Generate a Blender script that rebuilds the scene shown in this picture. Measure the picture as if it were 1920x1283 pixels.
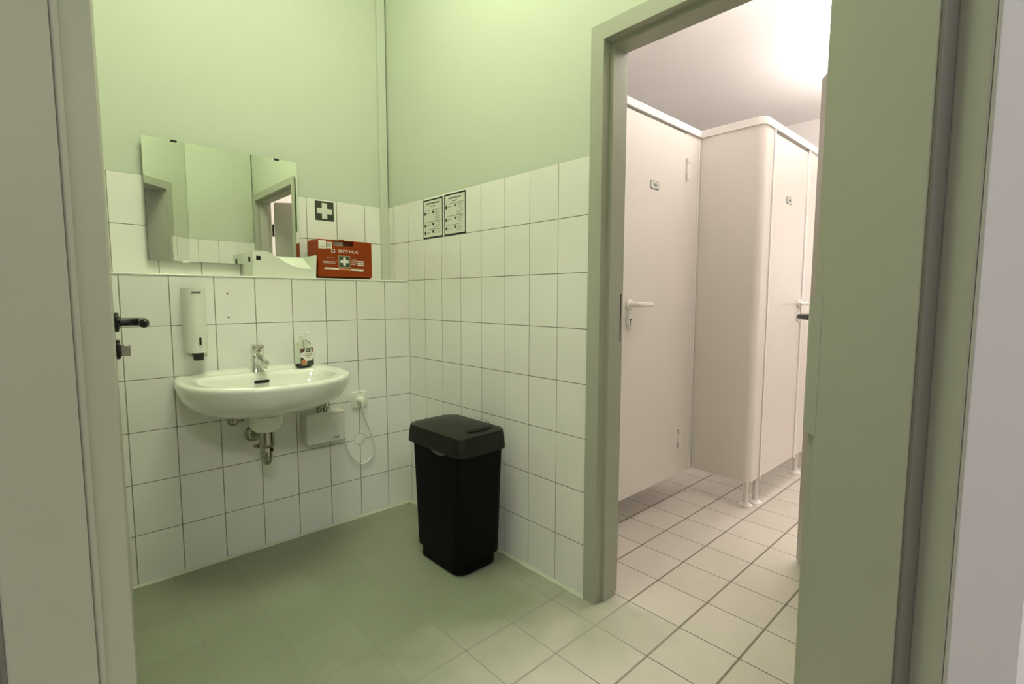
import bpy, bmesh, math, random
from mathutils import Vector, Matrix
random.seed(7)
for o in list(bpy.data.objects): bpy.data.objects.remove(o)
C = bpy.context.scene.collection
SC = bpy.context.scene
PI = math.pi
# ------------------------------------------------------------------ camera
CX, CY, CZ, YAW, PITCH, ROLL, FPX = 2.3147, -1.3959, 1.1101, .8222, -.0883, .0019, 934.13
cd = bpy.data.cameras.new('camera'); cam = bpy.data.objects.new('camera', cd); C.objects.link(cam)
cd.sensor_width = 36; cd.lens = FPX / 1920 * 36; cd.clip_start = .01
fw = Vector((-math.sin(YAW)*math.cos(PITCH), math.cos(YAW)*math.cos(PITCH), math.sin(PITCH)))
rt = Vector((math.cos(YAW), math.sin(YAW), 0)); up = rt.cross(fw)
R2 = rt*math.cos(ROLL)+up*math.sin(ROLL); U2 = -rt*math.sin(ROLL)+up*math.cos(ROLL)
cam.matrix_world = Matrix(((R2.x, U2.x, -fw.x, CX), (R2.y, U2.y, -fw.y, CY), (R2.z, U2.z, -fw.z, CZ), (0, 0, 0, 1)))
SC.camera = cam
# ------------------------------------------------------------------ world, exposure, lamp strengths
w = bpy.data.worlds.new('world'); SC.world = w; w.use_nodes = True
w.node_tree.nodes['Background'].inputs[0].default_value = (.9, .92, 1, 1)
w.node_tree.nodes['Background'].inputs[1].default_value = .25
SC.view_settings.view_transform = 'Standard'; SC.view_settings.look = 'None'
SC.view_settings.gamma = 1; SC.view_settings.use_curve_mapping = False
SC.view_settings.exposure = 0.0
SINK_LAMP = (20.5, (.97, 1.0, .73))
WC_UP = (37.0, (1.0, .92, .86))  # glow of the uplight added to brighten the washroom ceiling
WC_LAMP = (9.8, (1.0, .91, .84))
WC_WINDOW = (2.0, (1.0, .95, .92))
HALL_LAMP = (31.0, (1.0, .98, .98))
CEIL = 3.3
HC = 2.75                                     # corridor ceiling

# ------------------------------------------------------------------ materials
def nodes(name):
    m = bpy.data.materials.new(name); m.use_nodes = True
    return m, m.node_tree, m.node_tree.nodes['Principled BSDF']
def mat(name, col, rough=.5, metal=0, noise=0, nscale=30, bump=0, bscale=200, spec=.5, overlay=0):
    m, nt, b = nodes(name)
    b.inputs['Base Color'].default_value = (*col, 1); b.inputs['Roughness'].default_value = rough
    b.inputs['Metallic'].default_value = metal; b.inputs['Specular IOR Level'].default_value = spec
    b.inputs['Coat Weight'].default_value = overlay
    tc = nt.nodes.new('ShaderNodeTexCoord')
    n = nt.nodes.new('ShaderNodeTexNoise'); n.inputs['Scale'].default_value = nscale; n.inputs['Detail'].default_value = 4
    nt.links.new(tc.outputs['Object'], n.inputs['Vector'])
    mx = nt.nodes.new('ShaderNodeMix'); mx.data_type = 'RGBA'
    k = noise if noise else .02
    mx.inputs[6].default_value = (*[c*(1-k) for c in col], 1); mx.inputs[7].default_value = (*[min(1, c*(1+k)) for c in col], 1)
    nt.links.new(n.outputs['Fac'], mx.inputs[0]); nt.links.new(mx.outputs[2], b.inputs['Base Color'])
    if bump:
        n2 = nt.nodes.new('ShaderNodeTexNoise'); n2.inputs['Scale'].default_value = bscale
        nt.links.new(tc.outputs['Object'], n2.inputs['Vector'])
        bp = nt.nodes.new('ShaderNodeBump'); bp.inputs['Strength'].default_value = bump; bp.inputs['Distance'].default_value = .002
        nt.links.new(n2.outputs['Fac'], bp.inputs['Height']); nt.links.new(bp.outputs[0], b.inputs['Normal'])
    return m
def emis(name, col, s):
    m, nt, b = nodes(name)
    b.inputs['Base Color'].default_value = (.9, .9, .9, 1)
    b.inputs['Emission Color'].default_value = (*col, 1); b.inputs['Emission Strength'].default_value = s
    return m
def tile_mat(name, col, grout, lines, rough=.25, var=.02, bump=.35, facebump=0, fade=None, overlay=None):
    """lines: list of (axis, offset, pitch, half width, colour) grout lines, from object coordinates (= world)"""
    m, nt, b = nodes(name); N = nt.nodes; L = nt.links
    tc = N.new('ShaderNodeTexCoord'); sep = N.new('ShaderNodeSeparateXYZ'); L.new(tc.outputs['Object'], sep.inputs[0])
    def mth(op, a, bb=None, c=None):
        n = N.new('ShaderNodeMath'); n.operation = op
        for i, v in enumerate((a, bb, c)):
            if v is None: continue
            if isinstance(v, (int, float)): n.inputs[i].default_value = v
            else: L.new(v, n.inputs[i])
        return n.outputs[0]
    # large soft variation plus one value per tile
    n1 = N.new('ShaderNodeTexNoise'); n1.inputs['Scale'].default_value = 5; n1.inputs['Detail'].default_value = 5
    L.new(tc.outputs['Object'], n1.inputs['Vector'])
    comb = N.new('ShaderNodeCombineXYZ')
    for i, (ax, off, pitch, hw, gc) in enumerate(lines):
        L.new(mth('FLOOR', mth('DIVIDE', mth('SUBTRACT', sep.outputs[ax], off), pitch)), comb.inputs[i])
    wn = N.new('ShaderNodeTexWhiteNoise'); L.new(comb.outputs[0], wn.inputs['Vector'])
    v = mth('ADD', mth('MULTIPLY', mth('SUBTRACT', wn.outputs['Value'], .5), var*2), mth('MULTIPLY', mth('SUBTRACT', n1.outputs['Fac'], .5), var*5))
    hs = N.new('ShaderNodeHueSaturation'); hs.inputs['Color'].default_value = (*col, 1)
    L.new(mth('ADD', v, 1.0), hs.inputs['Value'])
    cur = hs.outputs['Color']; hmask = None
    if fade:
        # dimmer, greener sink-room light painted into part of the floor colour
        fd = fade(N, L, mth, sep, tc)
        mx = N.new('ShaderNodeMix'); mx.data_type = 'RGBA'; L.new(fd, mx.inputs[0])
        hc = N.new('ShaderNodeHueSaturation'); hc.inputs['Color'].default_value = (*overlay, 1); L.new(mth('ADD', v, 1.0), hc.inputs['Value'])
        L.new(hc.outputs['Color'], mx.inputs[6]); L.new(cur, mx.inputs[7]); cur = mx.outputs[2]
    for (ax, off, pitch, hw, gc) in lines:
        d = mth('PINGPONG', mth('SUBTRACT', sep.outputs[ax], off), pitch/2)
        mr = N.new('ShaderNodeMapRange'); mr.interpolation_type = 'SMOOTHSTEP'
        L.new(d, mr.inputs['Value']); mr.inputs['From Min'].default_value = hw*.55; mr.inputs['From Max'].default_value = hw*1.45
        mr.inputs['To Min'].default_value = 1; mr.inputs['To Max'].default_value = 0
        f = mr.outputs[0]
        if fade:
            # joints fainter over the same part of the floor
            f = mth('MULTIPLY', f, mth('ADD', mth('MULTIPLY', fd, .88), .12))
        hmask = f if hmask is None else mth('MAXIMUM', hmask, f)
        mx = N.new('ShaderNodeMix'); mx.data_type = 'RGBA'
        L.new(f, mx.inputs[0]); L.new(cur, mx.inputs[6]); mx.inputs[7].default_value = (*gc, 1); cur = mx.outputs[2]
    L.new(cur, b.inputs['Base Color'])
    L.new(mth('ADD', mth('MULTIPLY', hmask, .5), rough), b.inputs['Roughness'])
    h = mth('SUBTRACT', 1.0, hmask)
    bp = N.new('ShaderNodeBump'); bp.inputs['Strength'].default_value = bump; bp.inputs['Distance'].default_value = .0015
    L.new(h, bp.inputs['Height'])
    if facebump:
        n3 = N.new('ShaderNodeTexNoise'); n3.inputs['Scale'].default_value = 60; n3.inputs['Detail'].default_value = 8
        L.new(tc.outputs['Object'], n3.inputs['Vector'])
        b2 = N.new('ShaderNodeBump'); b2.inputs['Strength'].default_value = facebump; b2.inputs['Distance'].default_value = .004
        L.new(n3.outputs['Fac'], b2.inputs['Height']); L.new(bp.outputs[0], b2.inputs['Normal']); L.new(b2.outputs[0], b.inputs['Normal'])
    else:
        L.new(bp.outputs[0], b.inputs['Normal'])
    return m

TW = .1493; TA = .1529; OA = -.1337; OB = .1655
GD = (.10, .11, .085); GL = (.27, .28, .21)
TC = (.80, .80, .74)
M = {}
M['tileA'] = tile_mat('white_wall_tile_sink', TC, GD, [(1, OA, TA, .0019, GL), (2, 0, .2, .0012, GD)], rough=.28)
M['tileB'] = tile_mat('white_wall_tile_door', TC, GD, [(0, OB, TW, .0013, GL), (2, 0, .2, .0012, GD)], rough=.28)
M['tileTop'] = mat('ledge_glaze', (.72, .73, .65), .25)
def fade(N, L, mth, sep, tc):  # mask that clears the painted dimness towards the door and washroom
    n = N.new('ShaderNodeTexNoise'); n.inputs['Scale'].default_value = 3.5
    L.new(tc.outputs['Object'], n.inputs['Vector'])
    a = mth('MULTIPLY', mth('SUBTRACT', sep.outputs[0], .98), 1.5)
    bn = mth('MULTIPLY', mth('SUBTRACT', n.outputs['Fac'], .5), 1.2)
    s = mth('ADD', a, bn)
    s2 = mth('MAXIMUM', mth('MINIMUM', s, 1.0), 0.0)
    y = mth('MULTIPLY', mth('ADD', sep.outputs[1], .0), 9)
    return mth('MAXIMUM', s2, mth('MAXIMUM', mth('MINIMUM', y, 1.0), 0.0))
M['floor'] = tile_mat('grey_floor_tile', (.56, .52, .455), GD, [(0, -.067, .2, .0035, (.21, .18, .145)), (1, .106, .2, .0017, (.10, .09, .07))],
                      rough=.42, var=.035, bump=.3, facebump=.22, fade=fade, overlay=(.25, .28, .19))  # darker, greener tone of the dimmer sink-room light, laid over the tile
M['paint'] = mat('pale_green_wall_paint', (.56, .61, .49), .85, noise=.02, nscale=3, bump=.15, bscale=300)
M['wcpaint'] = mat('white_washroom_paint', (.90, .87, .84), .9, noise=.02, nscale=3, bump=.1, bscale=300)
M['hallpaint'] = mat('off_white_corridor_paint', (.72, .70, .68), .9, noise=.02, nscale=3)
M['ceil'] = mat('ceiling_paint', (.86, .85, .82), .9)
M['frame'] = mat('grey_green_frame_lacquer', (.385, .40, .32), .42, noise=.03, nscale=4)
M['dseal'] = mat('dark_grey_seal', (.15, .14, .115), .6)
M['architrave'] = mat('greyish_white_architrave', (.46, .45, .425), .6)
M['seal'] = mat('grey_door_seal', (.30, .30, .24), .6)
M['leaf'] = mat('grey_door_leaf', (.42, .41, .36), .45, noise=.03, nscale=4)
M['cub'] = mat('white_cubicle_laminate', (.74, .70, .655), .38, noise=.015, nscale=3)
M['rail'] = mat('white_cubicle_profile', (.82, .79, .76), .35)
M['nylonw'] = mat('white_nylon', (.80, .77, .73), .35)
M['black'] = mat('black_nylon', (.012, .012, .010), .22)
M['blackm'] = mat('matt_black_plastic', (.010, .010, .009), .6)
M['hole'] = mat('dark_recess', (.004, .004, .004), .9)
M['cer'] = mat('white_ceramic', (.80, .83, .72), .10, overlay=.5)
M['chrome'] = mat('chrome', (.72, .72, .68), .12, metal=1)
M['chromed'] = mat('aged_chrome', (.40, .39, .33), .22, metal=1, noise=.15, nscale=40)
M['plas'] = mat('white_plastic', (.74, .76, .66), .35)
M['plas2'] = mat('white_tray_plastic', (.72, .76, .64), .35)
M['rim'] = mat('rim_highlight_white', (.88, .86, .82), .2)  # scoop edge highlight put into the colour, lighter and warmer than the tray
M['heat'] = mat('white_heater_plastic', (.68, .68, .62), .35)
M['bin'] = mat('black_bin_plastic', (.0015, .0015, .0012), .55, spec=.12, bump=.1, bscale=600)
M['lid'] = mat('dark_grey_bin_lid', (.012, .013, .009), .42, spec=.25, bump=.1, bscale=600)
M['orange'] = mat('orange_red_plastic', (.27, .040, .003), .55, spec=.2, noise=.05, nscale=25)
M['oranged'] = mat('dark_orange_recess', (.16, .025, .004), .6)
M['white'] = mat('white_print', (.78, .74, .66), .6)
M['paper'] = mat('white_paper', (.68, .69, .60), .6)
M['ink'] = mat('black_ink', (.012, .012, .010), .6)
M['inkg'] = mat('grey_ink', (.14, .15, .11), .7)
M['green'] = mat('dark_green_sign', (.035, .045, .028), .45)
M['greenk'] = mat('dark_green_kit_sign', (.05, .065, .035), .45)
M['wcsign'] = mat('silver_plate', (.56, .58, .55), .35)
M['beige'] = mat('beige_card', (.48, .44, .34), .6)
M['liq'] = mat('dark_brown_soap', (.035, .022, .010), .15)
M['figo'] = mat('orange_fruit_print', (.52, .20, .06), .5)
M['red'] = mat('dark_red_leaf_print', (.16, .045, .02), .5)
M['tube'] = mat('clear_pump_tube', (.60, .63, .52), .4)
def glassy(name, col, mixf):
    m, nt, b = nodes(name)
    b.inputs['Base Color'].default_value = (*col, 1); b.inputs['Roughness'].default_value = .04
    b.inputs['Transmission Weight'].default_value = mixf; b.inputs['IOR'].default_value = 1.15
    n = nt.nodes.new('ShaderNodeTexNoise'); n.inputs['Scale'].default_value = 20
    bp = nt.nodes.new('ShaderNodeBump'); bp.inputs['Strength'].default_value = .02
    nt.links.new(n.outputs['Fac'], bp.inputs['Height']); nt.links.new(bp.outputs[0], b.inputs['Normal'])
    return m
M['clear'] = glassy('clear_bottle_plastic', (.93, .96, .88), 1.0)
m, nt, b = nodes('mirror_glass'); b.inputs['Base Color'].default_value = (.86, .90, .82, 1); b.inputs['Metallic'].default_value = 1
b.inputs['Roughness'].default_value = .0; M['mirror'] = m
m.node_tree.nodes['Principled BSDF'].inputs['Roughness'].default_value = .003
M['medge'] = mat('mirror_edge', (.20, .24, .16), .3)
M['lampS'] = emis('sink_lamp_diffuser', SINK_LAMP[1], SINK_LAMP[0])
M['lampW'] = emis('washroom_lamp_diffuser', WC_LAMP[1], WC_LAMP[0])
M['pane'] = emis('lit_frosted_glass', WC_WINDOW[1], WC_WINDOW[0])
M['lampU'] = emis('added_washroom_uplight', WC_UP[1], WC_UP[0])
M['lampH'] = emis('corridor_lamp_diffuser', HALL_LAMP[1], HALL_LAMP[0])

# ------------------------------------------------------------------ mesh helpers
def T(x=0, y=0, z=0, rz=0, rx=0, ry=0):
    return Matrix.Translation((x, y, z)) @ Matrix.Rotation(rz, 4, 'Z') @ Matrix.Rotation(ry, 4, 'Y') @ Matrix.Rotation(rx, 4, 'X')
class MB:
    def __init__(s): s.v = []; s.f = []
    def add(s, vs, fs, mx=None):
        n = len(s.v)
        s.v += [(mx @ Vector(p))[:] if mx else tuple(p) for p in vs]
        s.f += [tuple(i+n for i in f) for f in fs]; return s
    def box(s, x0, x1, y0, y1, z0, z1, mx=None):
        vs = [(x, y, z) for z in (z0, z1) for y in (y0, y1) for x in (x0, x1)]
        return s.add(vs, [(0, 2, 3, 1), (4, 5, 7, 6), (0, 1, 5, 4), (2, 6, 7, 3), (0, 4, 6, 2), (1, 3, 7, 5)], mx)
    def prism(s, poly, a, b, axis='z', mx=None):
        """extrude a 2D polygon; axis z: (x,y), axis y: (x,z), axis x: (y,z)"""
        def P(p, h): return {'z': (p[0], p[1], h), 'y': (p[0], h, p[1]), 'x': (h, p[0], p[1])}[axis]
        n = len(poly)
        vs = [P(p, a) for p in poly]+[P(p, b) for p in poly]
        return s.add(vs, [tuple(range(n-1, -1, -1)), tuple(range(n, 2*n))]+[(i, (i+1) % n, (i+1) % n+n, i+n) for i in range(n)], mx)
    def loft(s, rings, cap0=True, cap1=True, closed=True, mx=None):
        n = len(rings[0]); vs = [p for r in rings for p in r]; fs = []
        for k in range(len(rings)-1):
            for i in range(n if closed else n-1):
                j = (i+1) % n; fs.append((k*n+i, k*n+j, (k+1)*n+j, (k+1)*n+i))
        if cap0: fs.append(tuple(range(n-1, -1, -1)))
        if cap1: fs.append(tuple((len(rings)-1)*n+i for i in range(n)))
        return s.add(vs, fs, mx)
    def lathe(s, prof, n=32, mx=None):
        return s.loft([[(r*math.cos(2*PI*i/n), r*math.sin(2*PI*i/n), z) for i in range(n)] for r, z in prof], mx=mx)
    def tube(s, pts, rad, n=14, mx=None, flat=1.0, caps=True):
        pts = [Vector(p) for p in pts]; rings = []; prev = None
        for i, p in enumerate(pts):
            d = (pts[min(i+1, len(pts)-1)]-pts[max(i-1, 0)]).normalized()
            if prev is None:
                a = Vector((0, 0, 1)) if abs(d.z) < .9 else Vector((1, 0, 0)); u = d.cross(a).normalized()
            else:
                u = (prev-d*prev.dot(d)).normalized()
            prev = u; v = d.cross(u).normalized(); r = rad[i] if isinstance(rad, (list, tuple)) else rad
            rings.append([tuple(p+u*math.cos(2*PI*k/n)*r+v*math.sin(2*PI*k/n)*r*flat) for k in range(n)])
        return s.loft(rings, caps, caps, mx=mx)
    def build(s, name, m, parent=None, bevel=0, seg=3, smooth=False, loc=None, sub=0, angle=35):
        me = bpy.data.meshes.new(name); me.from_pydata(s.v, [], s.f); me.update()
        bm = bmesh.new(); bm.from_mesh(me); bmesh.ops.recalc_face_normals(bm, faces=bm.faces); bm.to_mesh(me); bm.free()
        o = bpy.data.objects.new(name, me); C.objects.link(o); me.materials.append(m)
        if bevel:
            b = o.modifiers.new('bevel', 'BEVEL'); b.width = bevel; b.segments = seg; b.limit_method = 'ANGLE'; b.angle_limit = math.radians(30)
        if sub:
            b = o.modifiers.new('sub', 'SUBSURF'); b.levels = sub; b.render_levels = sub
        if smooth or bevel:
            for p in me.polygons: p.use_smooth = True
            me.set_sharp_from_angle(angle=math.radians(angle))
        if parent: o.parent = parent
        if loc: o.location = loc
        return o
def smoothpath(pts, n=8):
    """Catmull-Rom through points"""
    P = [Vector(p) for p in pts]; out = []
    for i in range(len(P)-1):
        p0, p1, p2, p3 = P[max(i-1, 0)], P[i], P[i+1], P[min(i+2, len(P)-1)]
        for k in range(n):
            t = k/n
            out.append(.5*((2*p1)+(p2-p0)*t+(2*p0-5*p1+4*p2-p3)*t*t+(3*p1-p0-3*p2+p3)*t**3))
    out.append(P[-1]); return out
def rrect(x0, x1, y0, y1, r, n=6):
    out = []
    for cx, cy, a in ((x1-r, y1-r, 0), (x0+r, y1-r, 90), (x0+r, y0+r, 180), (x1-r, y0+r, 270)):
        for i in range(n+1):
            t = math.radians(a+90*i/n); out.append((cx+r*math.cos(t), cy+r*math.sin(t)))
    return out
def cross(cx, cy, a, b): return [(cx+x, cy+y) for x, y in ((-a, -b), (a, -b), (a, -a), (b, -a), (b, a), (a, a), (a, b), (-a, b), (-a, a), (-b, a), (-b, -a), (-a, -a))]
def thing(name, label, cat, loc=(0, 0, 0), rz=0, group=None):
    o = bpy.data.objects.new(name, None); C.objects.link(o); o.location = loc; o.rotation_euler = (0, 0, rz); o.empty_display_size = .05
    o['label'] = label; o['category'] = cat
    if group: o['group'] = group
    return o
def tag(o, label, cat, group=None):
    o['label'] = label; o['category'] = cat
    if group: o['group'] = group
    return o
def struct(o): o['kind'] = 'structure'; return o
def text(name, s, size, m, parent, mx, depth=.0006, align='CENTER', sx=1.0, bold=0):
    c = bpy.data.curves.new('t', 'FONT'); c.body = s; c.size = size; c.align_x = align; c.align_y = 'CENTER'; c.extrude = depth; c.offset = bold
    t = bpy.data.objects.new('t', c); C.objects.link(t)
    bpy.context.view_layer.update()
    me = bpy.data.meshes.new_from_object(t.evaluated_get(bpy.context.evaluated_depsgraph_get()))
    bpy.data.objects.remove(t); bpy.data.curves.remove(c)
    me.transform(mx @ Matrix.Diagonal((sx, 1, 1, 1)))
    o = bpy.data.objects.new(name, me); C.objects.link(o); me.materials.clear(); me.materials.append(m)
    if parent: o.parent = parent
    return o
# matrices that stand a drawing (x right, y up, z out) on a wall
FACE_X = Matrix(((0, 0, 1, 0), (1, 0, 0, 0), (0, 1, 0, 0), (0, 0, 0, 1)))       # wall facing +x : drawing x -> +y
FACE_NY = Matrix(((1, 0, 0, 0), (0, 0, -1, 0), (0, 1, 0, 0), (0, 0, 0, 1)))     # wall facing -y : drawing x -> +x

# ------------------------------------------------------------------ setting: sink room
H = CEIL
YS = -1.45                                   # near side wall
def Dw(X, Tt, z=0): return Vector((CX+X*rt.x+Tt*(-math.sin(YAW)), CY+X*rt.y+Tt*math.cos(YAW), z))
XE = 2.255
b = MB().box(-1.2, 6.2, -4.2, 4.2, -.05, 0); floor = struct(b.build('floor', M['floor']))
wl = struct(MB().box(-.32, -.208, YS-.1, .0, 0, H).build('wall_left', M['paint']))
MB().box(-.208, -.2, YS, 0, 1.2, 1.6).build('tile_cladding', M['tileA'], wl, bevel=.002, seg=2)
wg = struct(MB().box(-.2, -.008, YS, 0.0, 0, 1.192).build('wall_ledge', M['tileTop']))
MB().box(-.008, 0, YS, 0, 0, 1.192).build('tile_cladding', M['tileA'], wg)
MB().box(-.2, .003, YS, 0, 1.192, 1.2).build('ledge_top', M['tileTop'], wg, bevel=.003)
for yy, zz in ((-.851, 1.125), (-.850, 1.028)):
    MB().lathe([(.0035, 0), (.0035, .0006)], 12, T(0, yy, zz, ry=PI/2)).build('drill_hole', M['hole'], wg)
# wall with the washroom door
BX0, BX1, BZ = 1.275, 2.150, 1.945
wr = struct(MB().box(-.32, BX0-.04, .008, .112, 0, H).box(BX1+.04, XE+.1, .008, .112, 0, H).box(BX0-.04, BX1+.04, .008, .112, BZ+.04, H)
            .build('wall_right', M['paint']))
MB().box(-.2, BX0-.03, 0, .008, 0, 1.6).box(BX1+.03, XE+.001, 0, .008, 0, 1.6).build('tile_cladding', M['tileB'], wr, bevel=.002, seg=2)
MB().box(-1.7, BX0-.04, .112, .118, 0, 3.2).box(BX1+.04, 3.1, .112, .118, 0, 3.2).box(BX0-.04, BX1+.04, .112, .118, BZ+.04, 3.2).build('washroom_side_paint', M['wcpaint'], wr)
# far side wall x = XE, near side wall y = YS, diagonal wall with the entrance
TF, TB = .655, .44                           # room face / corridor face distance of the diagonal wall
# where the room face of the diagonal wall meets x = XE and y = YS
def X_at_x(x, Tt): return (x-CX+Tt*math.sin(YAW))/math.cos(YAW)
def X_at_y(y, Tt): return (y-CY-Tt*math.cos(YAW))/math.sin(YAW)
xr_ = X_at_x(XE, TF); xl_ = X_at_y(YS, TF)
ye = Dw(xr_, TF).y
we = struct(MB().box(XE, XE+.1, ye, 0.0, 0, H).build('wall_far', M['paint']))
MB().box(XE-.008, XE, ye-.02, 0, 0, 1.6).build('tile_cladding', tile_mat('white_wall_tile_far', TC, GD, [(1, OA, TA, .0015, GL), (2, 0, .2, .0012, GD)]), we)
xe = Dw(xl_, TF).x
wn = struct(MB().box(-.32, xe, YS-.1, YS, 0, H).build('wall_near', M['paint']))
MB().box(-.2, xe, YS, YS+.006, 0, 1.6).build('tile_cladding', M['tileB'], wn)
DXL, DXR, DZ = -.515, .389, 1.95
wd = struct(MB().box(xl_-.25, DXL-.04, TB+.006, TF-.006, 0, H).box(DXR+.04, xr_+.12, TB+.006, TF-.006, 0, H).box(DXL-.04, DXR+.04, TB+.006, TF-.006, DZ+.04, H)
            .build('wall_entrance', M['paint']))
wd.location = (CX, CY, 0); wd.rotation_euler = (0, 0, YAW)
MB().box(DXR+.04, xr_-.01, TF-.006, TF+.001, 0, 1.6).box(xl_+.01, DXL-.04, TF-.006, TF+.001, 0, 1.6).build('tile_cladding', tile_mat('white_wall_tile_entrance', TC, GD, [(0, .62, .15, .0015, GL), (2, 0, .2, .0012, GD)]), wd)
MB().box(-1.6, DXL-.04, TB, TB+.006, 0, HC).box(DXR+.04, 2.6, TB, TB+.006, 0, HC).box(DXL-.04, DXR+.04, TB, TB+.006, DZ+.04, HC).build('corridor_side_paint', M['hallpaint'], wd)
struct(MB().prism([(-.32, YS-.1), (xe, YS-.1), Dw(xl_, TF-.1).to_tuple()[:2], Dw(xr_+.1, TF-.1).to_tuple()[:2], (XE+.1, .06), (-.32, .06)], H, H+.08).build('ceiling', M['ceil']))
# conduit board in the corner
struct(MB().box(-.208, -.184, -.044, 0, 1.2, H).build('trim_1', M['paint'], bevel=.003))
# sealant beads at the floor
def bead(name, p0, p1, r, nrm):
    p0, p1 = Vector(p0), Vector(p1); n = 40; rings = []
    for i in range(n+1):
        p = p0.lerp(p1, i/n); k = r*(1+.18*math.sin(i*1.7)+.12*math.sin(i*.63+1))
        q = Vector(nrm)
        rings.append([tuple(p), tuple(p+q*k*1.1), tuple(p+q*k*.5+Vector((0, 0, k*.5))), tuple(p+Vector((0, 0, k*1.1)))])
    o = MB().loft(rings).build(name, M['seal2'], smooth=True); return struct(o)
M['seal2'] = mat('pale_silicone_bead', (.52, .54, .42), .5)
bead('baseboard_left', (0, YS, 0), (0, 0, 0), .009, (1, 0, 0))
bead('baseboard_right', (0, 0, 0), (BX0-.065, 0, 0), .009, (0, -1, 0))

# ------------------------------------------------------------------ setting: washroom behind
WX0, WX1, WY1 = -1.7, 3.1, 5.32
HW = 3.20
struct(MB().box(WX0-.1, WX0, .118, WY1, 0, HW).build('wall_washroom_left', M['wcpaint']))
struct(MB().box(WX0-.1, WX1+.1, WY1, WY1+.1, 0, HW).build('wall_washroom_back', M['wcpaint']))
wi = struct(MB().box(2.00, 2.80, WY1-.03, WY1+.01, .90, .95).box(2.00, 2.80, WY1-.03, WY1+.01, 2.05, 2.10).box(2.00, 2.05, WY1-.03, WY1+.01, .95, 2.05).box(2.75, 2.80, WY1-.03, WY1+.01, .95, 2.05).build('window_1', M['rail'], bevel=.003))
MB().box(2.05, 2.75, WY1-.012, WY1-.004, .95, 2.05).build('frosted_pane', M['pane'], wi)
struct(MB().box(WX1, WX1+.1, .118, WY1, 0, HW).build('wall_washroom_right', M['wcpaint']))
struct(MB().box(WX0-.1, WX1+.1, .06, WY1+.1, HW, HW+.08).build('ceiling_washroom', M['ceilw'] if 'ceilw' in M else M['wcpaint']))

# ------------------------------------------------------------------ setting: corridor round the camera
cw = MB().box(-1.7, -1.6, -2.2, TB, 0, HC).box(2.6, 2.7, -2.2, TB, 0, HC)
o = struct(cw.build('wall_corridor_side', M['hallpaint'])); o.location = (CX, CY, 0); o.rotation_euler = (0, 0, YAW)
o = struct(MB().box(-1.7, 2.7, -2.3, -2.2, 0, HC).build('wall_corridor_back', M['hallpaint'])); o.location = (CX, CY, 0); o.rotation_euler = (0, 0, YAW)
o = struct(MB().box(-1.7, 2.7, -2.3, TB+.005, HC, HC+.08).build('ceiling_corridor', M['ceil'])); o.location = (CX, CY, 0); o.rotation_euler = (0, 0, YAW)

# ------------------------------------------------------------------ door frames (folded steel, mitred)
def sweep_frame(xl, xr, zt, profL, profR):
    n = len(profL)
    r0 = [(xl-o, t, 0) for o, t in profL]; r1 = [(xl-o, t, zt+o) for o, t in profL]
    r2 = [(xr+o, t, zt+o) for o, t in profR]; r3 = [(xr+o, t, 0) for o, t in profR]
    return MB().loft([r0, r1, r2, r3])
pB = [(.067, .110), (.067, .128), (.012, .128), (.012, .101), (0, .099), (0, .030), (.013, .030), (.013, -.008), (.067, -.008), (.067, .0), (.04, .0), (.04, .110)]
fB = struct(sweep_frame(BX0, BX1, BZ, pB, pB).build('door_1', M['frame'], bevel=.0012, seg=2))
MB().box(BX0-.002, BX0+.0008, .0955, .1000, .955, 1.125).build('strike_plate', M['blackm'], fB)
pDL = [(.066, .640), (.066, .660), (.015, .660), (.015, .584), (0, .583), (0, .478), (.014, .478), (.014, .438), (.076, .438), (.076, .452), (.04, .452), (.04, .640)]
pDR = [(.066, .640), (.066, .653), (.006, .653), (.006, .634), (0, .630), (0, .478), (.014, .478), (.014, .438), (.076, .438), (.076, .452), (.04, .452), (.04, .640)]
fD = struct(sweep_frame(DXL, DXR, DZ, pDL, pDR).build('door_2', M['frame'], bevel=.0012, seg=2))
fD.location = (CX, CY, 0); fD.rotation_euler = (0, 0, YAW)
MB().box(DXL-.0148, DXL-.004, .590, .600, 0, DZ).build('door_seal', M['frame'], fD, bevel=.002)
MB().box(DXL-.0138, DXL-.0005, .473, .4775, 0, DZ).build('door_seal', M['dseal'], fD, bevel=.001)
MB().box(DXR+.0005, DXR+.0138, .473, .4775, 0, DZ).build('door_seal', M['dseal'], fD, bevel=.001)
MB().prism([(DXR-.0005, .626), (DXR-.0005, .650), (DXR+.0015, .656), (DXR+.008, .6585), (DXR+.008, .657), (DXR+.003, .655), (DXR+.001, .649), (DXR+.001, .626)], .934, 1.112).build('strike_plate', M['frame'], fD)

pT = [(.015, .4375), (.015, .433), (.080, .433), (.080, .4375)]
tr_ = struct(sweep_frame(DXL, DXR, DZ, pT, pT).build('trim_2', M['architrave'], bevel=.001, seg=2))
tr_.location = (CX, CY, 0); tr_.rotation_euler = (0, 0, YAW)
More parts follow.
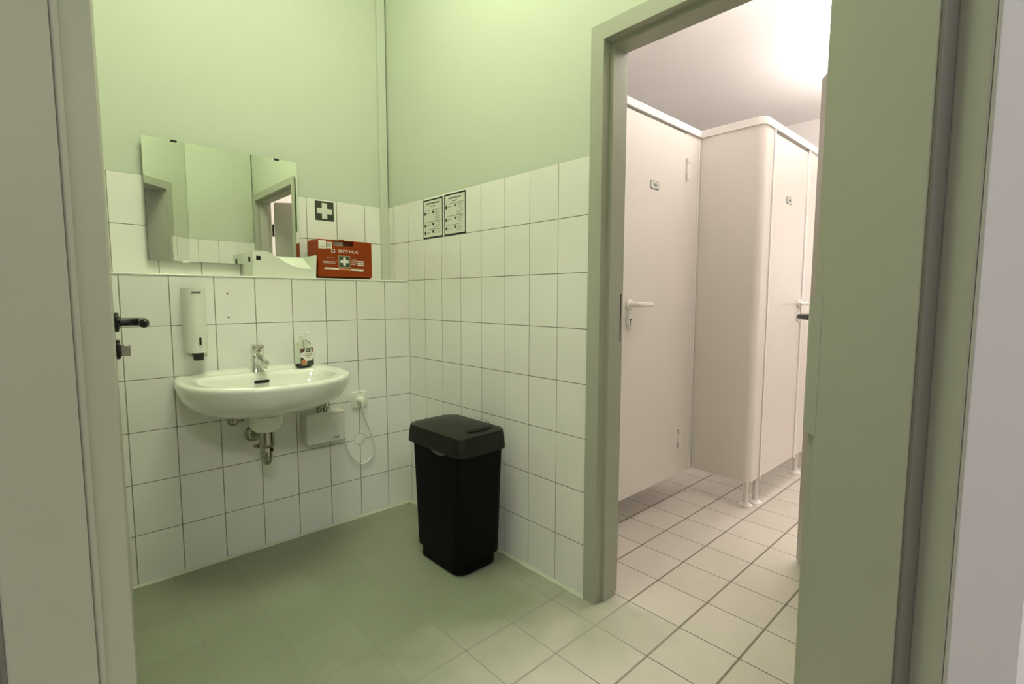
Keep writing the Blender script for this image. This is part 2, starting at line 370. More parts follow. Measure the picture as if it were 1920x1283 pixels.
# ------------------------------------------------------------------ handles
def lever(parent, name, m, x, z, y, side, L=.118, r=.0095, proj=.052, rose=.026, style='round', outward=-1, esc=True, escm=None, label=None):
    """lever handle on a face whose outward normal is outward*y ; lever runs to side*x"""
    o = outward
    h = MB()
    pts = [(x, y+o*.004, z), (x, y+o*proj*.62, z), (x+side*.006, y+o*(proj*.88), z), (x+side*.018, y+o*proj, z), (x+side*.05, y+o*proj, z), (x+side*(L-.012), y+o*proj*.98, z), (x+side*L, y+o*proj*.93, z)]
    rr = [r, r, r*1.04, r*1.1, r*1.12, r*1.12, r*.55]
    h.tube(smoothpath(pts, 5), [rr[min(i//5, 6)]+(rr[min(i//5+1, 6)]-rr[min(i//5, 6)])*(i % 5)/5 for i in range(31)], 16)
    ho = h.build(name, m, parent, smooth=True)
    if label: ho['label'] = label
    MB().lathe([(rose*.96, 0), (rose, .002), (rose, .007), (rose*.9, .0095), (.013, .011), (.013, .014)], 28, T(x, y, z, rx=(PI/2 if o < 0 else -PI/2))).build('rosette', m, ho, smooth=True)
    if esc:
        e = MB(); ez = z-.072
        if style == 'round':
            e.lathe([(rose*.96, 0), (rose, .002), (rose, .007), (rose*.9, .0095), (.0, .0100)], 28, T(x, y, ez, rx=(PI/2 if o < 0 else -PI/2)))
        eo = e.build('escutcheon', m, parent, smooth=True)
        return ho, eo
    return ho, None

# entrance door leaf, swung into the room, edge-on to the camera
ang = math.atan2(.7855, -.6188)                 # direction in (X,T)
dw_rz = YAW+ang
hp = Dw(-.5405, .668)
ld = thing('entrance_door', 'grey door leaf with black lever handle standing open beside the left jamb', 'door', (hp.x, hp.y, 0), dw_rz)
# local x along the leaf, face towards the opening = -y
MB().box(.034, .87, 0, .040, .008, 1.965).build('door_leaf', M['leaf'], ld, bevel=.0015)
ho, eo = lever(ld, 'door_handle', M['black'], .803, 1.045, 0, -1, L=.125, r=.0105, proj=.060, rose=.026, label='black lever handle')
eo['label'] = 'black round keyhole plate'
MB().box(.795, .811, -.030, -.008, .955, .985).build('lock_cylinder', M['chromed'], eo, bevel=.003)
for z in (.25, 1.72):
    MB().lathe([(.008, 0), (.008, .1)], 12, T(-.004, -.006, z)).build('hinge', M['black'], ld, smooth=True)
# washroom door leaf, swung into the washroom
hB = Vector((2.158, .150, 0)); eB = Vector((1.652, .868, 0)); dv = (eB-hB); LB = dv.length
lb = thing('washroom_door', 'grey door leaf with black handle standing open behind the right-hand panel', 'door', hB, math.atan2(dv.y, dv.x))
# local x towards free end; local +y is left of travel = sink side face (faces -x)
MB().box(0, LB, -.040, 0, .008, 1.965).build('door_leaf', M['leaf'], lb, bevel=.0015)
ho, eo = lever(lb, 'door_handle', M['black'], LB-.065, 1.040, 0, -1, L=.125, r=.0105, proj=.060, outward=1, label='black lever handle')
MB().box(LB-.0005, LB+.001, -.030, -.010, .93, 1.165).build('lock_faceplate', M['chromed'], lb)
for z in (.22, 1.66):
    MB().lathe([(.009, 0), (.009, .11)], 12, T(-.010, .004, z)).build('hinge', M['black'], lb, smooth=True)

# ------------------------------------------------------------------ ceiling lights
def lamp(name, label, x0, x1, y0, y1, m, z0=2.66, hang=False):
    cx, cy = (x0+x1)/2, (y0+y1)/2
    t = thing(name, label, 'ceiling lamp', (cx, cy, 0), group='ceiling lamps')
    a, c = (x1-x0)/2, (y1-y0)/2
    if hang:
        MB().box(-a, a, -c, c, z0, z0+.066).build('diffuser', m, t)
        MB().box(-a+.01, a-.01, -c+.01, c-.01, z0+.0665, z0+.07).build('added_uplight', M['lampU'], t)  # added unseen glowing panel that brightens the washroom ceiling
        MB().box(-.05, .05, -c*.8, -c*.8+.02, z0+.07, HW).build('suspension', M['rail'], t)
        MB().box(-.05, .05, c*.8-.02, c*.8, z0+.07, HW).build('suspension', M['rail'], t)
    else:
        H = HC if z0 < 3 else CEIL
        MB().box(-a-.012, -a, -c-.012, c+.012, z0-.004, H).box(a, a+.012, -c-.012, c+.012, z0-.004, H).box(-a, a, -c-.012, -c, z0-.004, H).box(-a, a, c, c+.012, z0-.004, H).build('housing', M['rail'], t)
        MB().box(-a, a, -c, c, z0, H-.01).build('diffuser', m, t)
    return t
lamp('ceiling_light', 'bright white box lamp on the washroom ceiling above the cubicles', 1.350, 1.85, .90, 1.94, M['lampW'], 2.60, True)
lamp('ceiling_light', 'added unseen box lamp brightening the far washroom ceiling', 1.350, 1.85, 3.25, 4.29, M['lampW'], 2.60, True)  # unseen lamp added to brighten the far ceiling and second cubicle door
lamp('ceiling_light', 'square lamp on the ceiling of the room with the sink', .65, 1.35, -1.15, -.45, M['lampS'], 3.20)
t = lamp('ceiling_light', 'narrow corridor lamp on the ceiling outside the entrance door', -.5, .5, -.2, .2, M['lampH'], 2.66)
t.location = Dw(.5, -1.0); t.rotation_euler = (0, 0, YAW)

# ------------------------------------------------------------------ toilet cubicles
CF, XD, YP, CZ0, CZ1 = 1.315, .985, 1.215, .155, 1.960
def foot(parent, x, y, ztop):
    l = MB().lathe([(.013, .012), (.013, ztop)], 20, T(x, y, 0)).build('leg', M['rail'], parent, smooth=True)
    MB().lathe([(.036, 0), (.036, .004), (.026, .012), (.016, .018), (.013, .04)], 28, T(x, y, 0)).build('foot_plate', M['rail'], l, smooth=True)
def hinge(parent, x, y, z):
    h = MB()
    for a, b_ in ((0, .028), (.030, .078), (.080, .105)): h.lathe([(.0095, a), (.0095, b_)], 14, T(x, y, z))
    h.box(x-.006, x-.002, y-.018, y+.02, z+.03, z+.078)
    h.build('hinge', M['rail'], parent, smooth=True)
def signplate(parent, y, z, x, wd_=.075, ht=.034):
    s = MB().prism([(p[0], p[1]) for p in rrect(-wd_/2, wd_/2, -ht/2, ht/2, .012)], 0, .003, 'z', T(x, y, z) @ FACE_X).build('name_plate', M['wcsign'], parent)
    s['label'] = 'small silver plate with rounded ends'
    MB().prism(rrect(-wd_/2-.0025, wd_/2+.0025, -ht/2-.0025, ht/2+.0025, .0135), 0, .0018, 'z', T(x, y, z) @ FACE_X).build('plate_rim', M['inkg'], s)
    text('lettering', 'FREI', .017, M['ink'], s, T(x+.003, y+.002, z-.001) @ FACE_X, sx=.95)
    return s
c1 = thing('toilet_cubicle', 'set-back white toilet cubicle with the door nearest the washroom entrance', 'toilet cubicle', (0, 0, 0), group='white toilet cubicles')
DY0, DY1 = .522, 1.062
MB().box(XD-.028, XD, .118, DY0-.004, CZ0, CZ1).box(XD-.028, XD, DY1+.004, YP-.002, CZ0, CZ1).build('front_panel', M['cub'], c1, bevel=.0015)
MB().box(XD-.026, XD+.004, YP-.020, YP-.004, CZ0-.004, CZ1-.006).build('corner_profile', M['rail'], c1, bevel=.001)
MB().box(XD-.034, XD+.010, .118, YP-.008, CZ1, CZ1+.036).build('top_rail', M['rail'], c1, bevel=.003)
dr = MB().box(XD-.026, XD+.003, DY0, DY1, CZ0-.004, CZ1-.010).build('door', M['cub'], c1, bevel=.0015)
hh = MB(); X1 = XD+.003
def lever_x(parent, m, y, z, x, side):
    pts = [(x+.004, y, z), (x+.034, y, z), (x+.046, y+side*.006, z), (x+.050, y+side*.02, z), (x+.050, y+side*.055, z), (x+.049, y+side*.112, z), (x+.046, y+side*.124, z)]
    rr = [.0105, .0105, .0115, .0125, .0115, .0105, .006]
    ho = MB().tube(smoothpath(pts, 5), [rr[min(i//5, 6)]+(rr[min(i//5+1, 6)]-rr[min(i//5, 6)])*(i % 5)/5 for i in range(31)], 16).build('door_handle', m, parent, smooth=True)
    MB().lathe([(.026, 0), (.027, .002), (.027, .008), (.023, .012), (.014, .0135), (.014, .02)], 28, T(x, y, z, ry=PI/2)).build('rosette', m, ho, smooth=True)
    e = MB(); n = 28
    def ring(a, bb, h): return [(x+h, y+a*math.sin(2*PI*i/n), z-.077+bb*math.cos(2*PI*i/n)) for i in range(n)]
    e.loft([ring(.020, .029, 0), ring(.021, .030, .002), ring(.021, .030, .007), ring(.017, .026, .011)])
    eo = e.build('escutcheon', m, parent, smooth=True)
    MB().lathe([(.0055, 0), (.0055, .0008)], 16, T(x+.0108, y, z-.069, ry=PI/2)).box(x+.0108, x+.0116, y-.002, y+.002, z-.096, z-.068).build('keyhole', M['hole'], eo)
lever_x(dr, M['nylonw'], .575, 1.079, X1, 1)
signplate(dr, .768, 1.650, X1)
hinge(c1, X1+.004, DY1+.012, 1.725); hinge(c1, X1+.004, DY1+.012, .30)

c2 = thing('toilet_cubicle', 'projecting white toilet cubicle with rounded front corner on short legs', 'toilet cubicle', (0, 0, 0), group='white toilet cubicles')
rc = .038
def arc(cx, cy, r, a0, a1, n=10): return [(cx+r*math.cos(math.radians(a0+(a1-a0)*i/n)), cy+r*math.sin(math.radians(a0+(a1-a0)*i/n))) for i in range(n+1)]
def cornerpoly(off, th, xs, ye_):
    outer = [(xs, YP-off)]+arc(CF-rc, YP+rc, rc+off, -90, 0)+[(CF+off, ye_)]
    inner = [(CF-th, ye_)]+arc(CF-rc, YP+rc, rc-th, 0, -90)+[(xs, YP+th)]
    return outer+inner
D2a, D2b = 1.350, 1.858
MB().prism(cornerpoly(0, .026, XD+.0, D2a-.018), CZ0, CZ1).build('side_panel', M['cub'], c2, smooth=True, angle=25)
MB().prism(cornerpoly(.006, .030, XD+.0, WY1-.005), CZ1, CZ1+.038).build('top_rail', M['rail'], c2, bevel=.002, angle=25)
MB().box(CF-.028, CF+.006, D2a-.017, D2a-.003, CZ0-.012, CZ1).build('corner_profile', M['rail'], c2, bevel=.002)
d2 = MB().box(CF-.028, CF-.002, D2a, D2b, CZ0-.002, CZ1-.014).build('door', M['cub'], c2, bevel=.0015)
lever_x(d2, M['nylonw'], 1.822, 1.080, CF-.002, -1)
signplate(d2, 1.588, 1.640, CF-.002)
MB().box(CF-.028, CF+.004, D2b+.003, D2b+.030, CZ0-.012, CZ1).build('corner_profile', M['rail'], c2, bevel=.002)
MB().box(CF-.028, CF, D2b+.032, WY1-.005, CZ0, CZ1).build('front_panel', M['cub'], c2)
for x, y in ((1.268, 1.294), (1.288, 1.371), (1.272, 2.043), (1.286, 2.117)): foot(c2, x, y, CZ0+.002)
MB().box(WX0, XD, YP, YP+.026, CZ0, CZ1).build('partition_panel', M['cub'], c2)

# ------------------------------------------------------------------ mirror
mz0, mz1, my0, my1 = 1.260, 1.752, -1.088, -.486
mi = thing('wall_mirror', 'frameless rectangular mirror clipped to the tiled wall above the sink', 'mirror', (-.2, (my0+my1)/2, mz0))
a = (my1-my0)/2; hz = mz1-mz0
MB().box(.0145, .0185, -a, a, 0, hz).build('mirror_backing', M['medge'], mi)
MB().box(.0185, .0200, -a, a, 0, hz).build('mirror_glass', M['mirror'], mi)
for y, z, m in ((-.979, hz-.006, 'blackm'), (-.578, hz-.006, 'blackm'), (-.960, -.004, 'white'), (-.60, -.004, 'white')):
    yy = y-(my0+my1)/2
    MB().box(0, .0225, yy-.011, yy+.011, z, z+.008).box(.020, .0235, yy-.011, yy+.011, min(z, z+.004)-.001, z+.007).build('mirror_clip', M[m], mi, bevel=.001)
# ------------------------------------------------------------------ first aid sticker
st = thing('first_aid_sign', 'square dark green sticker with a white cross above the orange box', 'sign', (-.2, -.3495, 1.543))
MB().box(0, .0008, -.0475, .0475, -.0475, .0475).build('sticker', M['green'], st)
MB().prism(cross(0, 0, .0135, .039), .0008, .0013, 'x').build('white_cross', M['paper'], st)
# ------------------------------------------------------------------ posters
def poster(x0, x1, z0, z1, label, title, sub, rows):
    t = thing('hygiene_notice', label, 'sign', ((x0+x1)/2, 0, (z0+z1)/2), group='hygiene notices on the tiles')
    a, c = (x1-x0)/2, (z1-z0)/2
    MB().box(-a, a, -.0012, 0, -c, c).build('sheet', M['paper'], t)
    b_ = MB(); w_ = .0068
    for q in ((-a, a, c-w_, c), (-a, a, -c, -c+w_), (-a, -a+w_*.8, -c, c), (a-w_*.8, a, -c, c)): b_.box(q[0], q[1], -.0018, -.0012, q[2], q[3])
    b_.build('black_border', M['ink'], t)
    pr = MB(); g = MB()
    for zz, k in rows:
        pr.box(-a+.012, a-.012, -.0016, -.0012, zz+.014, zz+.0153)
        pr.box(-a+.011, -a+.0225, -.0016, -.0012, zz-.008, zz+.007)
        g.box(-a+.028, -a+.060, -.0016, -.0012, zz-.0015, zz+.0005)
        pr.box(-.004, .008, -.0016, -.0012, zz-.003, zz+.009)
        for i in range(k): g.box(.014, a-.022-(i*7 % 3)*.006, -.0016, -.0012, zz+.006-i*.0095, zz+.0075-i*.0095)
    pr.build('print', M['ink'], t); g.build('small_print', M['inkg'], t)
    text('lettering', title, .0098, M['ink'], t, T(0, -.0013, c-.021) @ FACE_NY, sx=.72)
    text('lettering', sub, .0068, M['ink'], t, T(0, -.0013, c-.0335) @ FACE_NY, sx=.8)
    return t
poster(.164, .3295, 1.401, 1.588, 'left of two black-bordered hygiene notices taped to the tiles', 'HÄNDEWASCHEN UND HYGIENE', 'Richtig anwenden', [(.028, 6), (-.030, 4), (-.066, 2)])
poster(.3425, .5075, 1.401, 1.590, 'right of two black-bordered hygiene notices taped to the tiles', 'HÄNDEWASCHEN im BETRIEB', 'Richtig waschen', [(.036, 6), (-.022, 3), (-.062, 3)])

# ------------------------------------------------------------------ wash basin
BC = -.766
half = [(0, .276), (.012, .289), (.06, .298), (.12, .304), (.19, .308), (.26, .303), (.33, .285), (.39, .246), (.435, .200), (.470, .143), (.490, .078), (.497, .0)]
def densify(pts, n):
    sp = smoothpath([(p[0], p[1], 0) for p in pts], 12); L = [0]
    for i in range(1, len(sp)): L.append(L[-1]+(sp[i]-sp[i-1]).length)
    out = []
    for k in range(n):
        d = L[-1]*k/(n-1); i = max(j for j in range(len(L)) if L[j] <= d+1e-9); i = min(i, len(sp)-2)
        t = (d-L[i])/max(L[i+1]-L[i], 1e-9); p = sp[i].lerp(sp[i+1], t); out.append((max(p.x, 0), max(p.y, 0)))
    return out
hs_ = densify(half, 40)
bk = []                 # back edge from +side to centre
outer = [(x, y) for x, y in hs_]+[(x, -y) for x, y in reversed(hs_[:-1])]  # + side, round the front, to - side
backr = [(0, -.276+.276*2*k/18) for k in range(1, 18)]
outl = outer+backr; NB = len(outl)
# inner opening, same parameter
ih = densify([(.112, .15), (.116, .20), (.135, .228), (.18, .243), (.24, .243), (.30, .226), (.355, .190), (.400, .140), (.428, .080), (.438, 0)], 40)
inner = [(x, y) for x, y in ih]+[(x, -y) for x, y in reversed(ih[:-1])]+[(.112-.003*math.cos((k-9)/9*PI/2), -.15+.30*k/18) for k in range(1, 18)]
def ring(pts, z): return [(x, BC+y, z if not callable(z) else z(x, y)) for x, y in pts]
def mixp(A_, B_, t): return [(p[0]+(q[0]-p[0])*t, p[1]+(q[1]-p[1])*t) for p, q in zip(A_, B_)]
def sc(pts, s, cx=0.0): return [(cx+(x-cx)*s, y*s) for x, y in pts]
def ztop(base):
    def f(x, y):
        lip = .013*math.exp(-(x/.022)**2)*max(0, min(1, (.235-abs(y))/.04))
        return base+lip-.006*(x/.5)
    return f
rings = []
for s, z in ((.10, .636), (.35, .639), (.55, .648), (.72, .665), (.84, .688), (.92, .713), (.965, .738), (.988, .762), (.998, .780)):
    rings.append(ring(sc(outl, s), z))
rings.append(ring(outl, ztop(.792)))
rings.append(ring(mixp(outl, inner, .035), ztop(.799)))
rings.append(ring(mixp(outl, inner, .12), ztop(.8035)))
rings.append(ring(mixp(outl, inner, .40), ztop(.803)))
rings.append(ring(mixp(outl, inner, .75), ztop(.8005)))
rings.append(ring(mixp(outl, inner, .93), ztop(.799)))
rings.append(ring(inner, ztop(.793)))
for s, z in ((.975, .780), (.945, .760), (.90, .735), (.82, .708), (.68, .685), (.45, .670), (.2, .664), (.06, .662)):
    rings.append(ring(sc(inner, s, .235), z))
sk = thing('wash_basin', 'white ceramic wash basin hung on the tiled wall below the mirror', 'sink', (0, 0, 0))
MB().loft(rings).build('basin', M['cer'], sk, smooth=True, angle=60)
MB().lathe([(.02, .575), (.045, .578), (.058, .590), (.066, .615), (.062, .640), (.04, .655)], 32, T(.205, BC-.015, 0)).build('drain_boss', M['cer'], sk, smooth=True)
MB().lathe([(.0, .6655), (.018, .667), (.021, .6645)], 24, T(.235, BC, 0)).build('drain', M['chrome'], sk, smooth=True)
# overflow slot on the back wall of the bowl
sl = [(p[0], p[1]) for p in rrect(-.029, .029, -.0055, .0055, .0054, 5)]
MB().prism(sl, -.004, .0025, 'z', T(.128, BC-.003, .765, 0, 0, math.radians(-33)) @ FACE_X).build('overflow_slot', M['hole'], sk)
# ------------------------------------------------------------------ tap
tp = thing('basin_tap', 'small chrome single-lever tap on the basin rim', 'tap', (.066, BC, .797))
MB().loft([[(p[0], p[1], z) for p in rrect(-.023*s, .023*s, -.023*s, .023*s, .014*s)] for s, z in ((1.06, 0), (1.06, .004), (1, .006), (.98, .05), (.96, .072))]).build('tap_body', M['chrome'], tp, smooth=True, angle=50)
sp = MB().loft([[(x, p[0], z0+p[1]) for p in rrect(-hw_, hw_, -hh_, hh_, min(hw_, hh_)*.5, 4)] for x, z0, hw_, hh_ in ((.0, .052, .019, .017), (.04, .051, .018, .015), (.08, .048, .016, .013), (.103, .045, .015, .012))]).build('spout', M['chrome'], tp, smooth=True, angle=50)
MB().lathe([(.011, 0), (.012, .003), (.012, .016)], 20, T(.094, 0, .022)).build('aerator', M['chrome'], sp, smooth=True)
lv = MB().loft([[(p[0]+dx, p[1], z) for p in rrect(-.022*s, .022*s, -.022*s, .022*s, .012*s)] for s, z, dx in ((.9, .074, 0), (1.0, .078, 0), (1.04, .098, .001), (1.0, .113, .003), (.85, .118, .004))]).box(.012, .052, -.013, .013, .107, .116).build('lever', M['chrome'], tp, smooth=True, angle=50)
MB().lathe([(.008, 0), (.008, .003), (.004, .006)], 16, T(.022, 0, .092, ry=PI/2)).build('lever_cap', M['chromed'], lv, smooth=True)
# ------------------------------------------------------------------ siphon
tr = thing('siphon', 'chrome U-shaped drain trap under the wash basin', 'drain trap', (0, -.776, .524))
PX = .205; PY = -.004
MB().lathe([(.036, 0), (.036, .004), (.028, .012), (.018, .016)], 28, T(0, 0, 0, ry=PI/2)).build('wall_rosette', M['chromed'], tr, smooth=True)
MB().lathe([(.020, -.010), (.027, -.008), (.029, -.002), (.0275, .0), (.0265, .049)], 28, T(PX, PY, 0)).build('drain_sleeve', M['chromed'], tr, smooth=True)
MB().lathe([(.021, 0), (.024, .004), (.024, .018), (.021, .022)], 10, T(PX, PY, -.034)).build('union_nut', M['chromed'], tr)
u = [(PX, PY, 0), (PX, PY, -.04)]+[(PX-.033+.033*math.cos(t), PY+.003-.003*math.cos(t), -.048-.034*math.sin(t)) for t in [PI*k/10 for k in range(11)]]+[(PX-.066, PY+.006, -.035), (PX-.066, PY+.006, -.005)]
u += [(PX-.068, PY+.006, .004), (PX-.076, PY+.005, .010), (PX-.095, PY+.004, .010), (.08, 0, .004), (0.005, 0, 0)]
MB().tube(u, .0165, 18).build('trap_pipe', M['chromed'], tr, smooth=True)
MB().lathe([(.019, 0), (.0225, .004), (.0225, .018), (.019, .022)], 10, T(PX-.066, PY+.006, -.034)).build('union_nut', M['chromed'], tr)
MB().lathe([(.0, -.003), (.008, 0), (.008, .016)], 14, T(PX-.080, PY-.014, -.028, rz=-2.0, ry=PI/2)).build('cleaning_screw', M['chromed'], tr, smooth=True)
# ------------------------------------------------------------------ stop valve
vv = thing('stop_valve', 'small chrome stop valve on the wall under the left of the basin', 'valve', (0, -.852, .596))
MB().lathe([(.026, 0), (.026, .004), (.019, .010), (.010, .012), (.010, .040)], 24, T(0, 0, 0, ry=PI/2)).build('valve_body', M['chromed'], vv, smooth=True)
MB().tube([(.034, 0, 0), (.034, .022, .002), (.034, .034, .004)], [.010, .010, .006], 14).build('valve_spindle', M['chrome'], vv, smooth=True)
MB().tube([(.034, 0, 0), (.034, 0, .03)], .006, 12).build('valve_pipe', M['chromed'], vv, smooth=True)

# ------------------------------------------------------------------ water heater
he = thing('water_heater', 'white small water heater box under the right side of the basin', 'water heater', (0, -.484, .440))
def hring(x, s, bulge=0):
    pts = rrect(-.094*s, .094*s, 0, .140, .012, 5)
    return [(x+bulge*(1-(p[0]/.094)**2), p[0], p[1] if s == 1 else .07+(p[1]-.07)*s) for p in pts]
MB().loft([hring(0, .96), hring(.012, .96), hring(.014, 1), hring(.048, 1, .004), hring(.066, .985, .010), hring(.072, .955, .014)]).build('housing', M['heat'], he, smooth=True, angle=50)
text('lettering', 'clage', .0125, M['ink'], he, T(.0848, .040, .022) @ FACE_X, sx=1.25)
for y in (-.022, .008):
    hcon = MB().lathe([(.009, .0), (.009, .010), (.0125, .012), (.0125, .026), (.007, .028)], 12, T(.045, y, .136)).tube([(.045, y, .16), (.046, y+.002, .20), (.055, y+.004, .235)], .006, 12)
    hcon.build('water_connection', M['chromed'], he, smooth=True)
# ------------------------------------------------------------------ socket
so = thing('power_socket', 'white wall socket with a plug in it right of the basin', 'socket', (0, -.287, .604))
MB().box(0, .009, -.041, .041, -.041, .041).build('cover_plate', M['plas'], so, bevel=.004)
MB().lathe([(.027, .009), (.028, .0125), (.024, .0135), (.0215, .0135), (.0215, .0095)], 32, T(0, 0, 0, ry=PI/2)).build('socket_ring', M['plas'], so, smooth=True)
MB().box(.009, .0125, -.030, .030, -.030, .030).build('socket_insert', M['plas'], so, bevel=.003)
text('lettering', '▪ ▪', .008, M['inkg'], so, T(.0092, .002, .035) @ FACE_X)
cb = thing('power_cable', 'white cable with plug hanging in a loop from the wall socket to the heater', 'cable', (0, -.287, .604))
MB().lathe([(.0195, .013), (.0195, .020), (.015, .030), (.009, .036)], 24, T(0, 0, 0, ry=PI/2)).tube([(.028, 0, .002), (.036, .0, -.012), (.034, .003, -.045)], [.010, .008, .0045], 12).build('plug', M['plas'], cb, smooth=True)
pl = [(.034, .003, -.045), (.030, .008, -.068), (.025, .024, -.111), (.016, .054, -.185), (.012, .070, -.252), (.010, .054, -.304), (.010, .004, -.329), (.010, -.043, -.288), (.010, -.074, -.222), (.010, -.089, -.130), (.012, -.096, -.060)]
MB().tube(smoothpath(pl, 8), .0036, 10).build('cord', M['plas'], cb, smooth=True)
cc = thing('blanking_cap', 'round flat cover cap on the tiles inside the cable loop', 'cover cap', (0, -.287, .401))
MB().lathe([(.0275, 0), (.0275, .0014), (.0265, .0018)], 40, T(ry=PI/2)).build('cap_disc', mat('tile_white_cap', TC, .3), cc, smooth=True)
MB().lathe([(.0288, 0), (.0288, .0005)], 40, T(ry=PI/2)).build('cap_joint', M['inkg'], cc)
# ------------------------------------------------------------------ soap dispenser
sd = thing('soap_dispenser', 'tall white wall soap dispenser with black outlet left of the tap', 'soap dispenser', (0, -.977, .895))
pf = [(0, -.036), (.045, -.036), (.066, -.034), (.082, -.026), (.090, -.012), (.092, 0), (.090, .012), (.082, .026), (.066, .034), (.045, .036), (0, .036)]
MB().prism([(0, -.037), (.035, -.037), (.035, .037), (0, .037)], -.022, .250).build('back_body', M['plas'], sd, bevel=.002)
MB().loft([[(x*(1 if z > .02 else .94), y, z) for x, y in pf] for z in (0, .006, .248, .250)]).build('front_cover', M['plas'], sd, smooth=True, angle=50)
MB().prism(rrect(-.0035, .0035, -.014, .014, .001), 0, .001, 'z', T(.0925, .004, .046) @ FACE_X).build('sight_window', M['hole'], sd)
MB().prism(rrect(-.016, .016, -.0022, .0022, .001), 0, .0012, 'z', T(.0915, -.002, .2345) @ FACE_X).build('logo_strip', M['ink'], sd)
MB().box(.030, .084, -.017, .017, -.012, -.001).box(.048, .082, -.015, .015, -.030, -.010).build('outlet', M['blackm'], sd, bevel=.004)

# ------------------------------------------------------------------ soap bottle
bo = thing('soap_bottle', 'clear pump bottle of hand soap with printed label on the basin rim', 'bottle', (.074, -.578, .8035), math.radians(15))
def bring(hx, hy, z, n=5): return [(p[0], p[1], z) for p in rrect(-hx, hx, -hy, hy, min(hx, hy)*.75, n)]
bprof = [(.017, .030, 0), (.0215, .0345, .004), (.0225, .0355, .012), (.0225, .0355, .085), (.0215, .034, .097), (.018, .028, .108), (.013, .018, .115), (.0115, .0125, .119), (.0115, .0115, .122)]
MB().loft([bring(*q) for q in bprof]).build('bottle_body', M['clear'], bo, smooth=True, angle=50)
MB().loft([bring(*q) for q in ((.0165, .0295, .002), (.0205, .0335, .006), (.0212, .0342, .017))]).build('liquid', M['liq'], bo, smooth=True)
MB().lathe([(.014, .120), (.0145, .122), (.0145, .138), (.013, .140)], 24).build('pump_collar', M['plas'], bo, smooth=True)
pm = MB().lathe([(.0035, .138), (.0035, .147), (.0065, .148), (.007, .153), (.005, .155)], 20).tube([(0, 0, .151), (.012, .012, .151), (.018, .019, .149)], [.0045, .0035, .003], 12).build('pump_head', M['plas'], bo, smooth=True)
MB().tube([(0, 0, .12), (0, .002, .06), (0, .006, .01)], .003, 8).build('dip_tube', M['tube'], bo, smooth=True)
# label on the front (+x) face
lx = .0229
MB().prism(rrect(-.031, .0345, .006, .084, .002, 2), 0, .0004, 'z', T(lx, 0, 0) @ FACE_X).build('label', M['green'], bo)
lab = bpy.data.objects['label']
def lpoly(pts, m, name, d, e=.0003): return MB().prism(pts, d, d+e, 'z', T(lx, 0, 0) @ FACE_X).build(name, m, lab)
lpoly([(-.031, .064), (-.012, .068), (-.008, .081), (.024, .081), (.027, .066), (.033, .064), (.033, .040), (.025, .028), (-.002, .028), (-.012, .034), (-.019, .042), (-.031, .046)], M['white'], 'label_panel', .0004)
lpoly([(.008+.0135*math.cos(t), .072+.0075*math.sin(t)) for t in [2*PI*k/24 for k in range(24)]], M['green'], 'label_oval', .0007)
lpoly([(-.014+.0145*math.cos(t), .022+.0125*math.sin(t)) for t in [2*PI*k/24 for k in range(24)]], M['white'], 'label_fruit_rim', .0007)
lpoly([(-.015+.0132*math.cos(t), .022+.0112*math.sin(t)) for t in [2*PI*k/24 for k in range(24)]], M['figo'], 'label_fruit', .0010)
lpoly([(-.024, .071), (-.016, .067), (-.012, .073), (-.015, .080), (-.023, .079)], M['red'], 'label_leaf', .0004)
lpoly([(.027, .068), (.032, .067), (.033, .078), (.028, .079)], M['figo'], 'label_leaf', .0004)
for s_, z_, q_ in (('SEIFE', .072, .0075), ('MANDARINE', .0585, .0066), ('FINKEST', .0505, .0095), ('pflegend', .043, .0042)):
    text('lettering', s_, q_, M['white'] if z_ > .07 else M['ink'], lab, T(lx+.0011, .008, z_) @ FACE_X, depth=.0001, sx=.95)

# ------------------------------------------------------------------ white tray on the ledge
ty = thing('paper_towel_tray', 'white plastic towel tray with scooped front lying on the tiled ledge', 'tray', (-.03, -.740, 1.2))
fr = [(0, 0), (0, .108), (.012, .112), (.052, .113)]
scoop = smoothpath([(.060, .111, 0), (.100, .088, 0), (.150, .060, 0), (.200, .046, 0), (.252, .044, 0)], 6)
fr += [(p.x, p.y) for p in scoop]+[(.258, .060), (.262, .090), (.268, .104), (.276, .108), (.270, 0)]
MB().prism(fr, -.003, .0, 'x').build('front_wall', M['plas2'], ty)
MB().prism([(0, 0), (0, .105), (.274, .105), (.270, 0)], -.150, -.147, 'x').build('back_wall', M['plas2'], ty)
MB().box(-.148, -.003, .0, .003, 0, .108).box(-.148, -.003, .0, .055, .106, .109).build('end_wall', M['plas2'], ty, bevel=.001)
MB().box(-.148, -.002, .267, .270, 0, .106).build('end_wall', M['plas2'], ty, bevel=.001)
MB().box(-.148, -.003, .003, .267, 0, .003).build('tray_floor', M['plas2'], ty)
MB().prism([(-.006, .028), (-.144, .100), (-.146, .097), (-.008, .025)], .057, .266, 'y').build('sloped_inner_panel', M['plas2'], ty)
rimp = [(p.x, p.y) for p in scoop]
MB().prism([(a_, b_+.0005) for a_, b_ in rimp]+[(a_, b_-.004) for a_, b_ in reversed(rimp)], -.009, .0012, 'x').build('scoop_rim_highlight', M['rim'], ty)
MB().box(0, .0012, .014, .032, .072, .090).build('sight_window', M['hole'], ty)
MB().box(-.060, -.035, -.0012, 0, .066, .088).build('sight_window', M['hole'], ty)

# ------------------------------------------------------------------ first aid kit
ki = thing('first_aid_kit', 'orange-red first aid case with carrying handle standing on the ledge', 'first aid kit', (-.042, -.316, 1.2))
KW, KH, KD = .138, .188, .125
body = MB().prism(rrect(-KW, KW, .004, KH, .012, 5), -KD, -KD*.52, 'x').build('back_shell', M['orange'], ki, bevel=.004)
